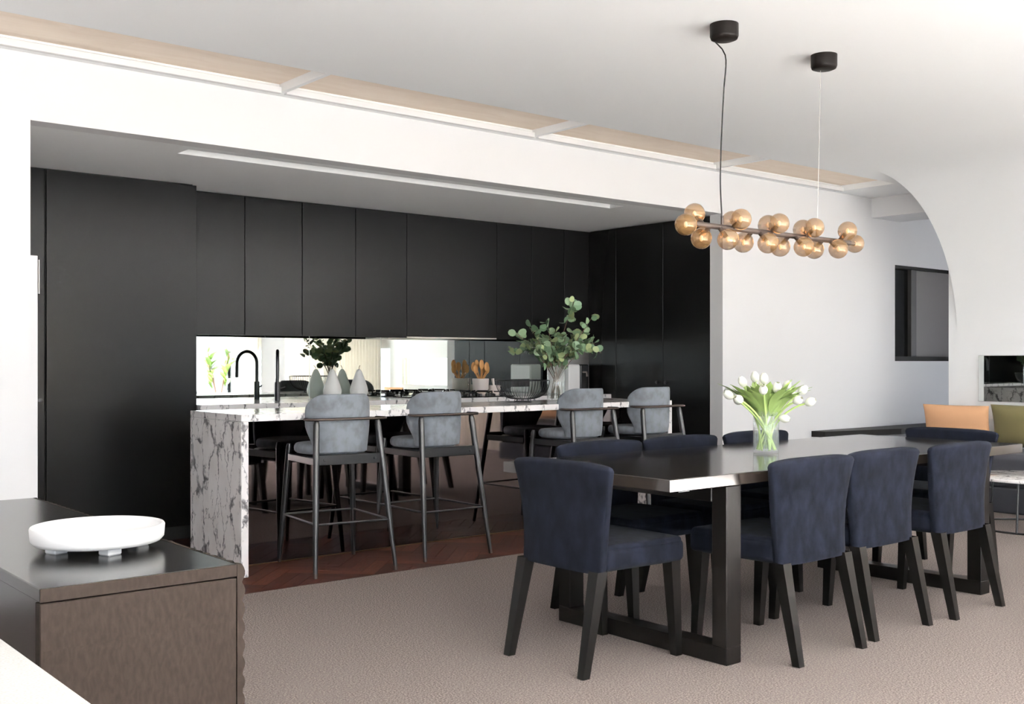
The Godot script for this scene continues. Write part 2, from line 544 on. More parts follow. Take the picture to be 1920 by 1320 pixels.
# ------------------------------------------------------------------ room shell
func shell() -> void:
	var fl := structure("floor")
	box("carpet", Vector3(LEFT - 0.2, -0.1, -5.18), Vector3(12.2, 0.0, FRONT + 0.1), M.carpet, fl)
	box("carpet", Vector3(XT + 0.1, -0.1, WALL), Vector3(12.2, 0.0, -5.18), M.carpet, fl)
	box("carpet", Vector3(LEFT - 0.2, -0.1, WALL), Vector3(1.604, 0.0, -5.18), M.carpet, fl)
	box("timber_bed", Vector3(1.604, -0.1, BACK), Vector3(XT + 0.1, -0.004, -5.18), M.blocks[4], fl)
	# herringbone blocks of the kitchen floor in front of the island
	var area := PackedVector2Array([Vector2(2.2, -5.182), Vector2(6.3, -5.182), Vector2(6.3, -5.88), Vector2(2.2, -5.88)])
	var bw := 0.085
	var bl := 0.425
	var r2 := sqrt(0.5)
	var cnt := 0
	for i in range(-40, 60):
		for j in range(-12, 14):
			for kind in 2:
				# classic herringbone lattice, turned by 45 degrees
				var ox := i * bw + j * bl * 1.0
				var oy := i * bw - j * bl * 1.0
				var rect: Array = []
				if kind == 0: rect = [ox, oy, ox + bl, oy + bw]
				else: rect = [ox, oy + bw, ox + bw, oy + bw + bl]
				var g := 0.0009
				var poly := PackedVector2Array()
				for c in [[rect[0] + g, rect[1] + g], [rect[2] - g, rect[1] + g], [rect[2] - g, rect[3] - g], [rect[0] + g, rect[3] - g]]:
					poly.append(Vector2(4.2 + (c[0] - c[1]) * r2, -5.5 + (c[0] + c[1]) * r2))
				var cut := Geometry2D.intersect_polygons(poly, area)
				if cut.size() == 0 or cnt >= 290: continue
				var pc: PackedVector2Array = cut[0]
				var ctr := Vector2.ZERO
				for p in pc: ctr += p
				ctr /= pc.size()
				var loc := PackedVector2Array()
				var turn := PI / 4 if kind == 0 else -PI / 4
				for p in pc: loc.append((p - ctr).rotated(-turn))
				var o := obj("parquet_block", prism(mb(), loc, -0.01, 0.0), M.blocks[(i * 7 + j * 3 + kind * 2 + 500) % 5], fl)
				o.position = Vector3(ctr.x, 0, ctr.y)
				o.rotation.y = -turn
				cnt += 1
	# ceiling with a row of recesses along the kitchen wall
	var ce := structure("ceiling")
	var t0 := -5.11
	var t1 := -5.65
	var gl := 0.28
	box("ceiling_slab", Vector3(LEFT - 0.2, CEIL, t0), Vector3(12.2, CEIL + gl, FRONT + 0.2), M.ceil, ce)
	box("ceiling_edge", Vector3(LEFT - 0.2, CEIL, WALL - 0.2), Vector3(12.2, CEIL + gl, t1), M.ceil, ce)
	box("ceiling_slab", Vector3(8.555, CEIL, t1), Vector3(12.2, CEIL + gl, t0), M.ceil, ce)
	box("ceiling_slab", Vector3(LEFT - 0.2, CEIL, t1), Vector3(-0.9, CEIL + gl, t0), M.ceil, ce)
	var bars := [-0.9, 1.04, 2.96, 4.88, 6.795, 8.555]
	for k in bars.size() - 1:
		var x0: float = bars[k] + (0.0 if k == 0 else 0.016)
		var x1: float = bars[k + 1] - (0.0 if k == bars.size() - 2 else 0.016)
		box("recess_panel", Vector3(x0 - 0.03, CEIL + 0.05, t1 - 0.01), Vector3(x1 + 0.03, CEIL + 0.08, t0 + 0.01), M.beige, ce)
		if k > 0: box("recess_bar", Vector3(bars[k] - 0.016, CEIL + 0.002, t1), Vector3(bars[k] + 0.016, CEIL + gl, t0), M.ceil, ce, 0.002)
		box("recess_lip", Vector3(x0, CEIL - 0.006, t1 - 0.004), Vector3(x1, CEIL + 0.03, t1 + 0.03), M.white, ce, 0.002)
	# kitchen ceiling with its long light slot
	var s0 := -5.934
	var s1 := -6.09
	box("kitchen_ceiling", Vector3(1.606, KCEIL, WALL - 0.131), Vector3(XT + 0.8, KCEIL + 0.14, s0), M.ceil, ce).position = Vector3.ZERO
	box("kitchen_ceiling", Vector3(1.606, KCEIL, s1), Vector3(XT + 0.8, KCEIL + 0.14, BACK - 0.2), M.ceil, ce)
	box("kitchen_ceiling", Vector3(1.606, KCEIL, s0), Vector3(2.52, KCEIL + 0.14, s1), M.ceil, ce)
	box("kitchen_ceiling", Vector3(6.05, KCEIL, s0), Vector3(XT + 0.8, KCEIL + 0.14, s1), M.ceil, ce)
	box("slot_lining", Vector3(2.5, KCEIL + 0.09, s1 - 0.02), Vector3(6.07, KCEIL + 0.14, s0 + 0.02), M.white, ce)
	# back wall: left part, bulkhead over the kitchen, right part with the dark window
	var wb := structure("wall_back")
	box("wall_panel", Vector3(LEFT - 0.2, 0, BACK - 0.2), Vector3(1.604, CEIL + 0.2, WALL), M.white, wb)
	box("bulkhead", Vector3(1.604, KCEIL, WALL - 0.13), Vector3(XT, CEIL + 0.2, WALL), M.white, wb)
	box("wall_panel", Vector3(XT, 0, -5.85), Vector3(9.565, CEIL + 0.2, WALL), M.white, wb)
	box("wall_panel", Vector3(9.565, 0, -5.85), Vector3(12.2, 1.205, WALL), M.white, wb)
	box("wall_panel", Vector3(9.565, 2.14, -5.85), Vector3(12.2, CEIL + 0.2, WALL), M.white, wb)
	box("wall_panel", Vector3(11.6, 1.205, -5.85), Vector3(12.2, 2.14, WALL), M.white, wb)
	var wk := structure("wall_kitchen")
	box("wall_panel", Vector3(1.4, 0, BACK - 0.2), Vector3(XT + 0.9, KCEIL + 0.2, BACK - 0.012), M.white, wk)
	box("wall_panel", Vector3(XT + 0.62, 0, BACK), Vector3(XT + 0.8, KCEIL + 0.2, -5.85), M.white, wk)
	# right wall: ends in an opening with a header, coved into the ceiling on the camera side
	var wr := structure("wall_right")
	box("wall_panel", Vector3(XR, 0, -4.95), Vector3(XR + 0.49, CEIL, -1.25), M.ceil, wr)
	box("header", Vector3(XR, 2.56, WALL), Vector3(XR + 0.49, CEIL, -4.95), M.white, wr)
	var cx := 7.815
	var cy := 1.4
	var R := 1.345
	var pf := []
	for k in 49:
		var a := PI / 2 * k / 48.0
		pf.append(Vector2(cx + R * sin(a), cy + R * cos(a)))
	var st := mb()
	for k in 48:
		var a := PI / 2 * k / 48.0
		var b := PI / 2 * (k + 1) / 48.0
		var na := -Vector3(sin(a), cos(a), 0)
		var nb := -Vector3(sin(b), cos(b), 0)
		for e in [[-4.87, FRONT]]:
			var p0 := Vector3(pf[k].x, pf[k].y, e[0])
			var p1 := Vector3(pf[k].x, pf[k].y, e[1])
			var q0 := Vector3(pf[k + 1].x, pf[k + 1].y, e[0])
			var q1 := Vector3(pf[k + 1].x, pf[k + 1].y, e[1])
			tri(st, p0, p1, q1, na, na, nb)
			tri(st, p0, q1, q0, na, nb, nb)
		for z in [-4.87, FRONT]:
			var n := Vector3(0, 0, -1 if z < 0 else 1)
			quad(st, Vector3(pf[k].x, pf[k].y, z), Vector3(pf[k + 1].x, pf[k + 1].y, z), Vector3(pf[k + 1].x, CEIL, z), Vector3(pf[k].x, CEIL, z), n)
	obj("cove", st, M.ceil, wr)
	# glazed part of the right wall
	box("wall_panel", Vector3(XR, 2.5, -1.25), Vector3(XR + 0.2, CEIL, FRONT + 0.2), M.white, wr)
	var wn := structure("wall_nook")
	box("wall_panel", Vector3(12.0, 2.4, WALL), Vector3(12.2, CEIL, -3.0), M.white, wn)
	box("wall_panel", Vector3(12.0, 0, WALL), Vector3(12.2, 2.4, -4.3), M.white, wn)
	box("wall_panel", Vector3(12.0, 0, -3.4), Vector3(12.2, 2.4, -3.0), M.white, wn)
	glazing("window_7", Vector3(12.1, 0, -4.3), Vector3(12.1, 2.4, -3.4), 1)
	box("wall_panel", Vector3(XR + 0.49, 0, -3.1), Vector3(12.2, CEIL, -3.0), M.white, wn)
	var wl := structure("wall_left")
	box("wall_panel", Vector3(LEFT - 0.2, 0, WALL), Vector3(LEFT, CEIL, -0.3), M.white, wl)
	box("wall_panel", Vector3(LEFT - 0.2, 0, 3.9), Vector3(LEFT, CEIL, FRONT + 0.2), M.white, wl)
	box("wall_panel", Vector3(LEFT - 0.2, 2.5, -0.3), Vector3(LEFT, CEIL, 3.9), M.white, wl)
	glazing("window_6", Vector3(LEFT - 0.1, 0, -0.3), Vector3(LEFT - 0.1, 2.5, 3.9), 2)
	var wf := structure("wall_front")
	box("wall_panel", Vector3(LEFT, 2.5, FRONT), Vector3(XR, CEIL, FRONT + 0.2), M.white, wf)
	box("wall_panel", Vector3(LEFT, 0, FRONT), Vector3(-3.2, 2.5, FRONT + 0.2), M.white, wf)
	box("wall_pier", Vector3(4.9, 0, FRONT), Vector3(5.6, 2.5, FRONT + 0.2), M.white, wf)
	# glazing: front windows and the side window near the corner
	glazing("window_1", Vector3(-3.2, 0, FRONT + 0.1), Vector3(4.9, 2.5, FRONT + 0.1), 4)
	glazing("window_2", Vector3(5.6, 0, FRONT + 0.1), Vector3(XR + 0.1, 2.5, FRONT + 0.1), 2)
	glazing("window_3", Vector3(XR + 0.1, 0, 2.85), Vector3(XR + 0.1, 2.5, FRONT + 0.1), 1)
	glazing("window_4", Vector3(XR + 0.1, 0, -1.25), Vector3(XR + 0.1, 2.5, 1.9), 2)
	# dark internal window beyond the opening
	var w5 := structure("window_5")
	var zf := WALL - 0.015
	box("window_frame", Vector3(9.565, 1.205, zf - 0.1), Vector3(11.6, 1.25, zf), M.frame, w5)
	box("window_frame", Vector3(9.565, 2.115, zf - 0.1), Vector3(11.6, 2.14, zf), M.frame, w5)
	box("window_frame", Vector3(9.565, 1.25, zf - 0.1), Vector3(9.585, 2.115, zf), M.frame, w5)
	box("window_stile", Vector3(9.94, 1.25, zf - 0.1), Vector3(10.04, 2.115, zf - 0.03), mat(Color(0.2, 0.195, 0.19), 0.5), w5, 0.004)
	box("window_sash", Vector3(9.585, 1.25, zf - 0.1), Vector3(9.94, 2.115, zf - 0.07), M.dark_glass, w5)
	box("window_blind", Vector3(10.04, 1.25, zf - 0.1), Vector3(11.6, 2.115, zf - 0.06), M.grey_panel, w5)
	# white door end by the left edge of the kitchen
	var t := structure("trim_1")
	box("door_edge", Vector3(1.604, 0, WALL - 0.06), Vector3(1.645, 1.735, WALL - 0.02), M.white, t, 0.002)

func glazing(called: String, a: Vector3, b: Vector3, n: int) -> void:
	var w := structure(called)
	var d := Vector3(b.x - a.x, 0, b.z - a.z)
	var f := 0.03
	var side := Vector3(0, 0, f) if absf(d.x) > absf(d.z) else Vector3(f, 0, 0)
	for k in n + 1:
		var p := a + d * k / n
		box("mullion", p - Vector3(f, 0, f), p + Vector3(f, b.y, f), M.frame, w, 0.004)
	for y in [0.0, b.y - 0.06]:
		box("window_rail", a + Vector3(0, y, 0) - side, Vector3(b.x, y + 0.06, b.z) + side, M.frame, w, 0.004)
	for k in n:
		var p := a + d * (k + 0.0) / n
		var q := a + d * (k + 1.0) / n
		box("pane", p + Vector3(0, 0.06, 0) - side * 0.1, Vector3(q.x, b.y - 0.06, q.z) + side * 0.1, M.pane, w)

# ------------------------------------------------------------------ kitchen joinery
func kitchen() -> void:
	var zu := -7.3
	var zp := -7.055
	# pantry
	var p := thing("pantry_cabinet", "wide black full-height pantry panel at the left end of the kitchen", "cabinet", Vector3(2.56, 0, zp))
	box("body", Vector3(-0.49, 0, BACK - zp), Vector3(0.475, KCEIL - 0.003, -0.022), M.black_gap, p)
	box("door", Vector3(-0.486, 0.09, -0.02), Vector3(0.494, KCEIL - 0.012, 0), M.black_panel, p, 0.0015)
	box("kickboard", Vector3(-0.49, 0, -0.07), Vector3(0.494, 0.09, -0.05), M.black_gap, p)
	box("side_panel", Vector3(0.476, 0.0, BACK - zp), Vector3(0.494, KCEIL - 0.012, -0.021), M.black_panel, p)
	var q := thing("tall_cabinet", "narrow black tall cabinet with bar handle beside the white left wall", "cabinet", Vector3(1.83, 0, zp))
	box("body", Vector3(-0.2, 0, BACK - zp), Vector3(0.236, KCEIL - 0.003, -0.022), M.black_gap, q)
	box("door", Vector3(-0.2, 0.09, -0.02), Vector3(0.232, KCEIL - 0.012, 0), M.black_panel, q, 0.0015)
	tag(obj("bar_handle", tube(mb(), [Vector3(0.19, 1.62, 0.03), Vector3(0.19, 1.83, 0.03)], 0.007), M.steel, q), "slim steel bar handle")
	obj("knob", lathe(mb(), [Vector2(0, 0), Vector2(0.006, 0), Vector2(0.006, 0.015), Vector2(0.014, 0.02), Vector2(0.014, 0.028), Vector2(0, 0.03)]), M.black_metal, q).transform = Transform3D(Basis(Vector3.RIGHT, PI / 2), Vector3(0.20, 0.96, 0))
	# upper cabinets and rangehood
	var xs := [3.056, 3.527, 3.995, 4.462, 4.943, 5.881, 6.277, 6.669, XT]
	var lab := ["black upper cabinet next to the wide pantry panel", "second black upper cabinet from the pantry panel", "third black upper cabinet from the pantry panel, above the ceramic pears", "black upper cabinet just left of the rangehood", "wide black rangehood cupboard with a pale metal strip under it", "black upper cabinet just right of the rangehood", "second black upper cabinet right of the rangehood", "black upper cabinet in the corner against the tall right cabinets"]
	for k in 8:
		var hood := k == 4
		var c := thing("rangehood_cabinet" if hood else "upper_cabinet", lab[k], "rangehood" if hood else "cabinet", Vector3((xs[k] + xs[k + 1]) / 2, 1.392, zu), 0.0, "" if hood else "black upper cabinets")
		var hw: float = (xs[k + 1] - xs[k]) / 2
		box("body", Vector3(-hw, 0.025, BACK - zu), Vector3(hw + (0.03 if k == 7 else 0.0), KCEIL - 1.395, -0.021), M.black_gap, c)
		box("door", Vector3(-hw + 0.0022, 0.0 if not hood else 0.012, -0.02), Vector3(hw - 0.0022, KCEIL - 1.392 - 0.008, 0), M.black_panel, c, 0.0015)
		if hood:
			box("metal_strip", Vector3(-hw + 0.004, 0.0, -0.28), Vector3(hw - 0.004, 0.011, -0.001), M.steel, c, 0.001)
	# tall cabinets along the right side, facing left
	var zs := [-7.3, -6.92, -6.31, -5.851]
	zs[1] = -6.943
	zs[2] = -6.373
	var tl := ["narrow black tall filler cabinet in the inner right corner", "black tall cabinet right of the corner with a small knob, farther door", "black tall cabinet next to the white wall with a small knob"]
	for k in 3:
		var c := thing("tall_cabinet", tl[k], "cabinet", Vector3(XT, 0, (zs[k] + zs[k + 1]) / 2), 0.0, "tall black cabinets on the right")
		var hz: float = absf(zs[k + 1] - zs[k]) / 2
		box("body", Vector3(0.022, 0, -hz), Vector3(0.6, KCEIL - 0.003, hz), M.black_gap, c)
		box("door", Vector3(0, 0.09, -hz + 0.002), Vector3(0.02, KCEIL - 0.008, hz - 0.002), M.black_panel, c, 0.0015)
		if k > 0:
			var kz := hz - 0.05 if k == 1 else -hz + 0.05
			obj("knob", lathe(mb(), [Vector2(0, 0), Vector2(0.006, 0), Vector2(0.006, 0.018), Vector2(0.014, 0.022), Vector2(0.014, 0.032), Vector2(0, 0.034)], Vector3.ZERO, 14), M.black_metal, c).transform = Transform3D(Basis(Vector3.BACK, PI / 2), Vector3(0, 1.02, kz))
	# base cabinets and bench
	var bxs := [3.056, 3.7, 4.3, 4.9, 5.9, 6.5, XT]
	var bl := ["pantry end", "tap", "ceramic pears", "gas cooktop", "utensil crock", "corner"]
	for k in 6:
		var c := thing("base_cabinet", "black base cabinet under the back bench, at the " + bl[k], "cabinet", Vector3((bxs[k] + bxs[k + 1]) / 2, 0, -7.02), 0.0, "black base cabinets")
		var hw: float = (bxs[k + 1] - bxs[k]) / 2
		box("body", Vector3(-hw, 0.1, -0.58), Vector3(hw, 0.865, -0.021), M.black_gap, c)
		box("door", Vector3(-hw + 0.002, 0.1, -0.02), Vector3(hw - 0.002, 0.84, 0), M.black_panel, c, 0.0015)
		box("kickboard", Vector3(-hw, 0, -0.08), Vector3(hw, 0.1, -0.06), M.black_gap, c)
	var bt := thing("benchtop", "long white marble benchtop along the mirrored splashback", "benchtop", Vector3(0, 0.865, 0))
	box("slab", Vector3(3.056, 0, BACK + 0.001), Vector3(XT, 0.04, -7.0), M.marble, bt, 0.003)
	# mirrored splashback of four sheets with bright bevelled joints
	var sp := thing("mirror_splashback", "mirrored glass splashback between bench and upper cabinets", "splashback", Vector3(0, 0.905, BACK))
	var js := [3.056, 4.232, 4.900, 5.824, XT]
	for k in 4:
		box("mirror_sheet", Vector3(js[k] + 0.002, 0.0005, -0.006), Vector3(js[k + 1] - 0.002, 0.51, 0.0), M.mirror, sp)
		if k > 0: box("bevel_joint", Vector3(js[k] - 0.002, 0.0005, -0.006), Vector3(js[k] + 0.002, 0.51, 0.0008), M.bevel if k < 3 else M.frame, sp)
	var po := thing("power_outlet", "black double power outlet on the mirrored splashback behind the wire bowl", "power outlet", Vector3(6.411, 1.004, BACK))
	box("plate", Vector3(-0.11, -0.035, 0.0), Vector3(0.11, 0.035, 0.01), M.black_metal, po, 0.003)
	for s in [-1, 1]: box("socket", Vector3(s * 0.055 - 0.025, -0.02, 0.01), Vector3(s * 0.055 + 0.025, 0.02, 0.013), M.black_gap, po, 0.001)

# ------------------------------------------------------------------ island
func island() -> void:
	var t := thing("kitchen_island", "white marble kitchen island with waterfall ends and mirrored front panel", "island", Vector3(2.67, 0, -5.57))
	var L := 3.53
	box("countertop", Vector3(0, 0.865, -0.69), Vector3(L, 0.905, 0), M.marble, t, 0.003)
	box("waterfall_panel", Vector3(0, 0, -0.69), Vector3(0.045, 0.8645, 0), M.marble, t, 0.003)
	box("waterfall_panel", Vector3(L - 0.045, 0, -0.69), Vector3(L, 0.8645, 0), M.marble, t, 0.003)
	box("carcass", Vector3(0.046, 0.0, -0.67), Vector3(L - 0.046, 0.864, -0.32), M.black_panel, t)
	tag(box("mirror_panel", Vector3(0.047, 0.007, -0.319), Vector3(L - 0.047, 0.8635, -0.313), M.smoke_mirror, t), "smoked mirror panel under the overhang")
	tag(box("metal_trim", Vector3(0.047, 0.0, -0.319), Vector3(L - 0.047, 0.006, -0.311), M.brass, t, 0.001), "thin metal strip along the floor")

# ------------------------------------------------------------------ bar stools
func stools() -> void:
	var t := thing("bar_stool", "", "bar stool")
	var legs := [[Vector3(0.245, 0, 0.3), Vector3(0.188, 0.866, 0.168)], [Vector3(-0.245, 0, 0.3), Vector3(-0.188, 0.866, 0.168)], [Vector3(0.24, 0, -0.3), Vector3(0.2, 0.712, -0.235)], [Vector3(-0.24, 0, -0.3), Vector3(-0.2, 0.712, -0.235)]]
	for l in legs:
		var a: Vector3 = l[0]
		var b: Vector3 = l[1]
		var o := obj("leg", tube(mb(), [a + (b - a) * 0.03, a.lerp(b, 0.4), a.lerp(b, 0.97), b], [0.0125, 0.017, 0.019, 0.012], 12), M.stool_frame, t)
		obj("foot_cap", tube(mb(), [a, a + (b - a) * 0.03], [0.0115, 0.0127], 12), M.brown_metal, o)
	var at := func(k: int, y: float) -> Vector3:
		var a: Vector3 = legs[k][0]
		var b: Vector3 = legs[k][1]
		return a.lerp(b, y / b.y)
	for e in [[0, 1], [1, 3], [3, 2], [2, 0]]:
		obj("foot_rail", tube(mb(), [at.call(e[0], 0.29), at.call(e[1], 0.29)], 0.0065, 8), M.stool_frame, t)
	# seat
	var rings := []
	for k in 9:
		var a := PI * k / 8.0 - PI / 2
		var r := 0.175 + 0.035 * pow(cos(a), 0.6)
		var ring := []
		for j in 36:
			var b := TAU * j / 36
			var cx := signf(cos(b)) * pow(absf(cos(b)), 0.9)
			var cz := signf(sin(b)) * pow(absf(sin(b)), 0.9)
			ring.append(Vector3(cx * r, 0.692 + 0.03 * sin(a), -0.085 + cz * r * 1.0))
		rings.append(ring)
	obj("seat", grid(mb(), rings), M.grey_velvet, t)
	var poly := PackedVector2Array()
	for j in 28:
		var b := TAU * j / 28
		poly.append(Vector2(signf(cos(b)) * pow(absf(cos(b)), 0.7) * 0.2, -0.07 + signf(sin(b)) * pow(absf(sin(b)), 0.7) * 0.195))
	obj("seat_frame", prism(mb(), poly, 0.612, 0.655), M.stool_frame, t)
	var p0: Vector3 = at.call(0, 0.645)
	var rail := box("back_rail", Vector3(-p0.x, 0.615, p0.z - 0.012), Vector3(p0.x, 0.672, p0.z + 0.008), M.stool_frame, t, 0.003)
	for s in [-1, 1]:
		obj("bolt", ball(mb(), Vector3(s * (p0.x - 0.05), 0.643, p0.z + 0.008), Vector3(0.009, 0.009, 0.004), 10, 6), M.black_metal, rail)
	for s in [-1, 1]:
		box("side_rail", Vector3(s * 0.205 - 0.01, 0.615, -0.22), Vector3(s * 0.205 + 0.01, 0.655, p0.z - 0.012), M.stool_frame, t, 0.003)
	# wrapped backrest
	rings = []
	var n := 44
	for k in 15:
		var v := sin(k / 14.0 * PI / 2)
		var y := 0.678 + 0.335 * v
		var w := 0.165 + 0.036 * smoothstep(0.0, 0.5, v)
		var th := 0.022
		if v > 0.7:
			var q := (v - 0.7) / 0.3
			w += 0.085 * (sqrt(maxf(1.0 - q * q, 0.0)) - 1.0)
		if k == 14: th = 0.008
		if k == 0: th = 0.012
		var ring := []
		for j in n:
			var b := TAU * j / n
			var cu := signf(cos(b)) * pow(absf(cos(b)), 0.45)
			var cs := signf(sin(b)) * pow(absf(sin(b)), 0.7)
			var x := cu * w
			var z := 0.135 - 0.11 * pow(absf(x) / 0.195, 3.0) + 0.012 * v + cs * th
			ring.append(Vector3(x, y, z))
		rings.append(ring)
	obj("backrest", grid(mb(), rings), M.grey_velvet, t)
	# flat arm rail bent round the back
	var path := []
	for k in 25:
		var s := k / 24.0 * 2.0 - 1.0
		var x := signf(s) * minf(absf(s) * 0.285, 0.237 - 0.02 * pow(maxf(absf(s) - 0.8, 0.0) * 5, 2))
		var z := 0.190 - 0.10 * pow(smoothstep(0.72, 1.0, absf(s)), 1.2)
		path.append(Vector3(x, 0.872, z))
	obj("arm_rail", tube(mb(), path, 0.017, 10, 0.5), M.brown_metal, t)
	var spots := [[3.262, -5.556, -8.0, "grey velvet bar stool nearest the marble waterfall end of the island"], [3.985, -5.61, -1.5, "second grey velvet bar stool from the waterfall end"], [5.235, -5.6, -2.0, "third grey velvet bar stool from the waterfall end, before the eucalyptus vase"], [5.93, -5.6, -2.0, "grey velvet bar stool farthest right at the island"]]
	for k in 4:
		var o: Node3D = t
		if k > 0:
			o = t.duplicate()
			put(o, "bar_stool")
		o.position = Vector3(spots[k][0], 0, spots[k][1])
		o.rotation_degrees.y = spots[k][2]
		tag(o, spots[k][3], "bar stool", "bar stools at the island")

# ------------------------------------------------------------------ dining table and chairs
func dining() -> void:
	var t := thing("dining_table", "long dark oak dining table on two square loop legs", "table", Vector3(4.445, 0, -3.235))
	box("tabletop", Vector3(-1.405, 0.709, -0.495), Vector3(1.405, 0.757, 0.495), M.oak, t, 0.0025)
	for x in [-1.03, 1.0]:
		var f := Node3D.new()
		put(f, "leg_frame", t)
		for s in [-1, 1]:
			box("post", Vector3(x - 0.045, 0.07, s * 0.455 - 0.038), Vector3(x + 0.045, 0.7085, s * 0.455 + 0.038), M.oak_leg, f, 0.003)
		box("floor_bar", Vector3(x - 0.045, 0.0, -0.493), Vector3(x + 0.045, 0.07, 0.493), M.oak_leg, f, 0.003)
		box("top_bar", Vector3(x - 0.045, 0.64, -0.416), Vector3(x + 0.045, 0.7085, 0.416), M.oak_leg, f, 0.003)
	tag(box("care_label", Vector3(-1.14, 0.672, 0.3), Vector3(-1.075, 0.69, 0.301), M.ceramic, t), "small white label under the tabletop")
	var c := thing("dining_chair", "", "chair")
	for l in [[Vector3(0.22, 0, 0.265), Vector3(0.212, 0.395, 0.18)], [Vector3(-0.22, 0, 0.265), Vector3(-0.212, 0.395, 0.18)], [Vector3(0.215, 0, -0.262), Vector3(0.212, 0.395, -0.235)], [Vector3(-0.215, 0, -0.262), Vector3(-0.212, 0.395, -0.235)]]:
		var rings := []
		for k in 2:
			var p: Vector3 = l[k]
			var h := 0.017 if k == 0 else 0.026
			var ring := []
			for q in [[-1, -1], [1, -1], [1, 1], [-1, 1]]: ring.append(p + Vector3(q[0] * h, 0, q[1] * h))
			rings.append(ring)
		var st := mb()
		for j in 4:
			var a: Vector3 = rings[0][j]
			var b: Vector3 = rings[0][(j + 1) % 4]
			var d: Vector3 = rings[1][(j + 1) % 4]
			var e: Vector3 = rings[1][j]
			var mid: Vector3 = (a + b + d + e) / 4.0
			var nn := (b - a).cross(e - a).normalized()
			if nn.dot(mid - (l[0] + l[1]) / 2.0) < 0.0: nn = -nn
			quad(st, a, b, d, e, nn)
		quad(st, rings[0][0], rings[0][1], rings[0][2], rings[0][3], Vector3.DOWN)
		obj("leg", st, M.leg, c)
	var s := obj("seat", rbox(mb(), Vector3(0, 0.433, -0.06), Vector3(0.505, 0.095, 0.44), 0.028, 4, Transform3D.IDENTITY, 0.0, 0.10), M.navy, c)
	obj("seat_cushion", rbox(mb(), Vector3(0, 0.472, -0.06), Vector3(0.487, 0.035, 0.425), 0.017, 4, Transform3D.IDENTITY, 0.012, 0.10), M.navy, s)
	var rings := []
	var n := 52
	for k in 22:
		var v := minf(k / 19.0, 1.0)
		var y := 0.382 + 0.41 * v
		var w := 0.232 + 0.054 * pow(v, 1.9)
		var th := 0.03
		if k == 20:
			y += 0.012; w -= 0.006; th = 0.024
		if k == 21:
			y += 0.018; w -= 0.016; th = 0.012
		if k == 0: th = 0.024
		var ring := []
		for j in n:
			var b := TAU * j / n
			var cu := signf(cos(b)) * pow(absf(cos(b)), 0.4)
			var cs := signf(sin(b)) * pow(absf(sin(b)), 0.6)
			var x := cu * w
			var z := 0.178 - 0.010 * pow(absf(cu), 2.4) - 0.010 * sin(v * PI) + 0.008 * v * v + cs * th
			ring.append(Vector3(x, y - 0.012 * pow(absf(cu), 4.0) * v, z))
		rings.append(ring)
	obj("backrest", grid(mb(), rings), M.navy, c)
	var spots := [
		[3.805, -2.825, 0.0, "navy velvet dining chair on the near side, closest to the camera"],
		[4.387, -2.855, 0.0, "middle navy velvet dining chair on the near side of the table"],
		[5.022, -2.83, 0.0, "near-side navy velvet dining chair closest to the coffee table"],
		[3.745, -3.66, 180.0, "far-side navy dining chair in front of the third bar stool"],
		[4.34, -3.66, 180.0, "far-side navy dining chair in front of the rightmost bar stool"],
		[4.975, -3.66, 180.0, "far-side navy dining chair behind the tulip vase"],
		[3.085, -3.2, -90.0, "navy velvet dining chair at the left head of the table"],
		[5.86, -3.25, 90.0, "navy dining chair at the right head of the table, before the tan cushion"]]
	for k in spots.size():
		var o: Node3D = c
		if k > 0:
			o = c.duplicate()
			put(o, "dining_chair")
		o.position = Vector3(spots[k][0], 0, spots[k][1])
		o.rotation_degrees.y = spots[k][2]
		tag(o, spots[k][3], "chair", "navy velvet dining chairs")
	# tulips
	var base := Vector3(4.29, 0.757, -3.25)
	var vz := thing("glass_vase", "clear glass cylinder vase holding white tulips on the dining table", "vase", base)
	obj("glass", lathe(mb(), [Vector2(0, 0.0), Vector2(0.058, 0.0), Vector2(0.061, 0.004), Vector2(0.062, 0.205), Vector2(0.0605, 0.207), Vector2(0.059, 0.205), Vector2(0.058, 0.014), Vector2(0.0, 0.012)], Vector3.ZERO, 40), M.glass, vz)
	obj("water", lathe(mb(), [Vector2(0, 0.013), Vector2(0.0575, 0.014), Vector2(0.0575, 0.125), Vector2(0, 0.125)], Vector3.ZERO, 32), M.water, vz)
	var st := mb()
	var bud := []
	for k in 9:
		var v := k / 8.0
		bud.append(Vector2(0.021 * pow(sin(PI * (0.12 + 0.80 * v)), 0.7), v * 0.052))
	var bud_mesh := lathe(mb(), bud, Vector3.ZERO, 12).commit()
	for k in 18:
		var a := TAU * k / 18.0 + rng.randf_range(-0.15, 0.15)
		var out := [0.19, 0.11, 0.16, 0.06, 0.20][k % 5] as float
		var top := 0.40 - out * 0.55 + rng.randf_range(-0.02, 0.03)
		if k == 3: top = 0.215; 
		if k == 3: out = 0.07
		var f := Node3D.new()
		put(f, "tulip")
		f.position = base
		tag(f, "white tulip with green stem and leaves in the glass vase", "tulip", "white tulips in the dining table vase")
		var d := Vector3(cos(a), 0, sin(a))
		var p0 := -d.rotated(Vector3.UP, rng.randf_range(-1.3, 1.3)) * 0.046 + Vector3(0, 0.018, 0)
		var p1 := d * 0.05 + Vector3(0, 0.21, 0)
		var p2 := d * out + Vector3(0, top - 0.04, 0)
		var path := []
		for i in 9:
			var u := i / 8.0
			path.append(p0.lerp(p1, u).lerp(p1.lerp(p2, u), u))
		obj("stem", tube(mb(), path, 0.0045, 7), M.tulip_stem, f)
		var up: Vector3 = (path[8] - path[6]).normalized()
		var sd := up.cross(Vector3.FORWARD).normalized()
		same("flower", bud_mesh, M.petal, f, Transform3D(Basis(sd, up, sd.cross(up)), path[8] - up * 0.006))
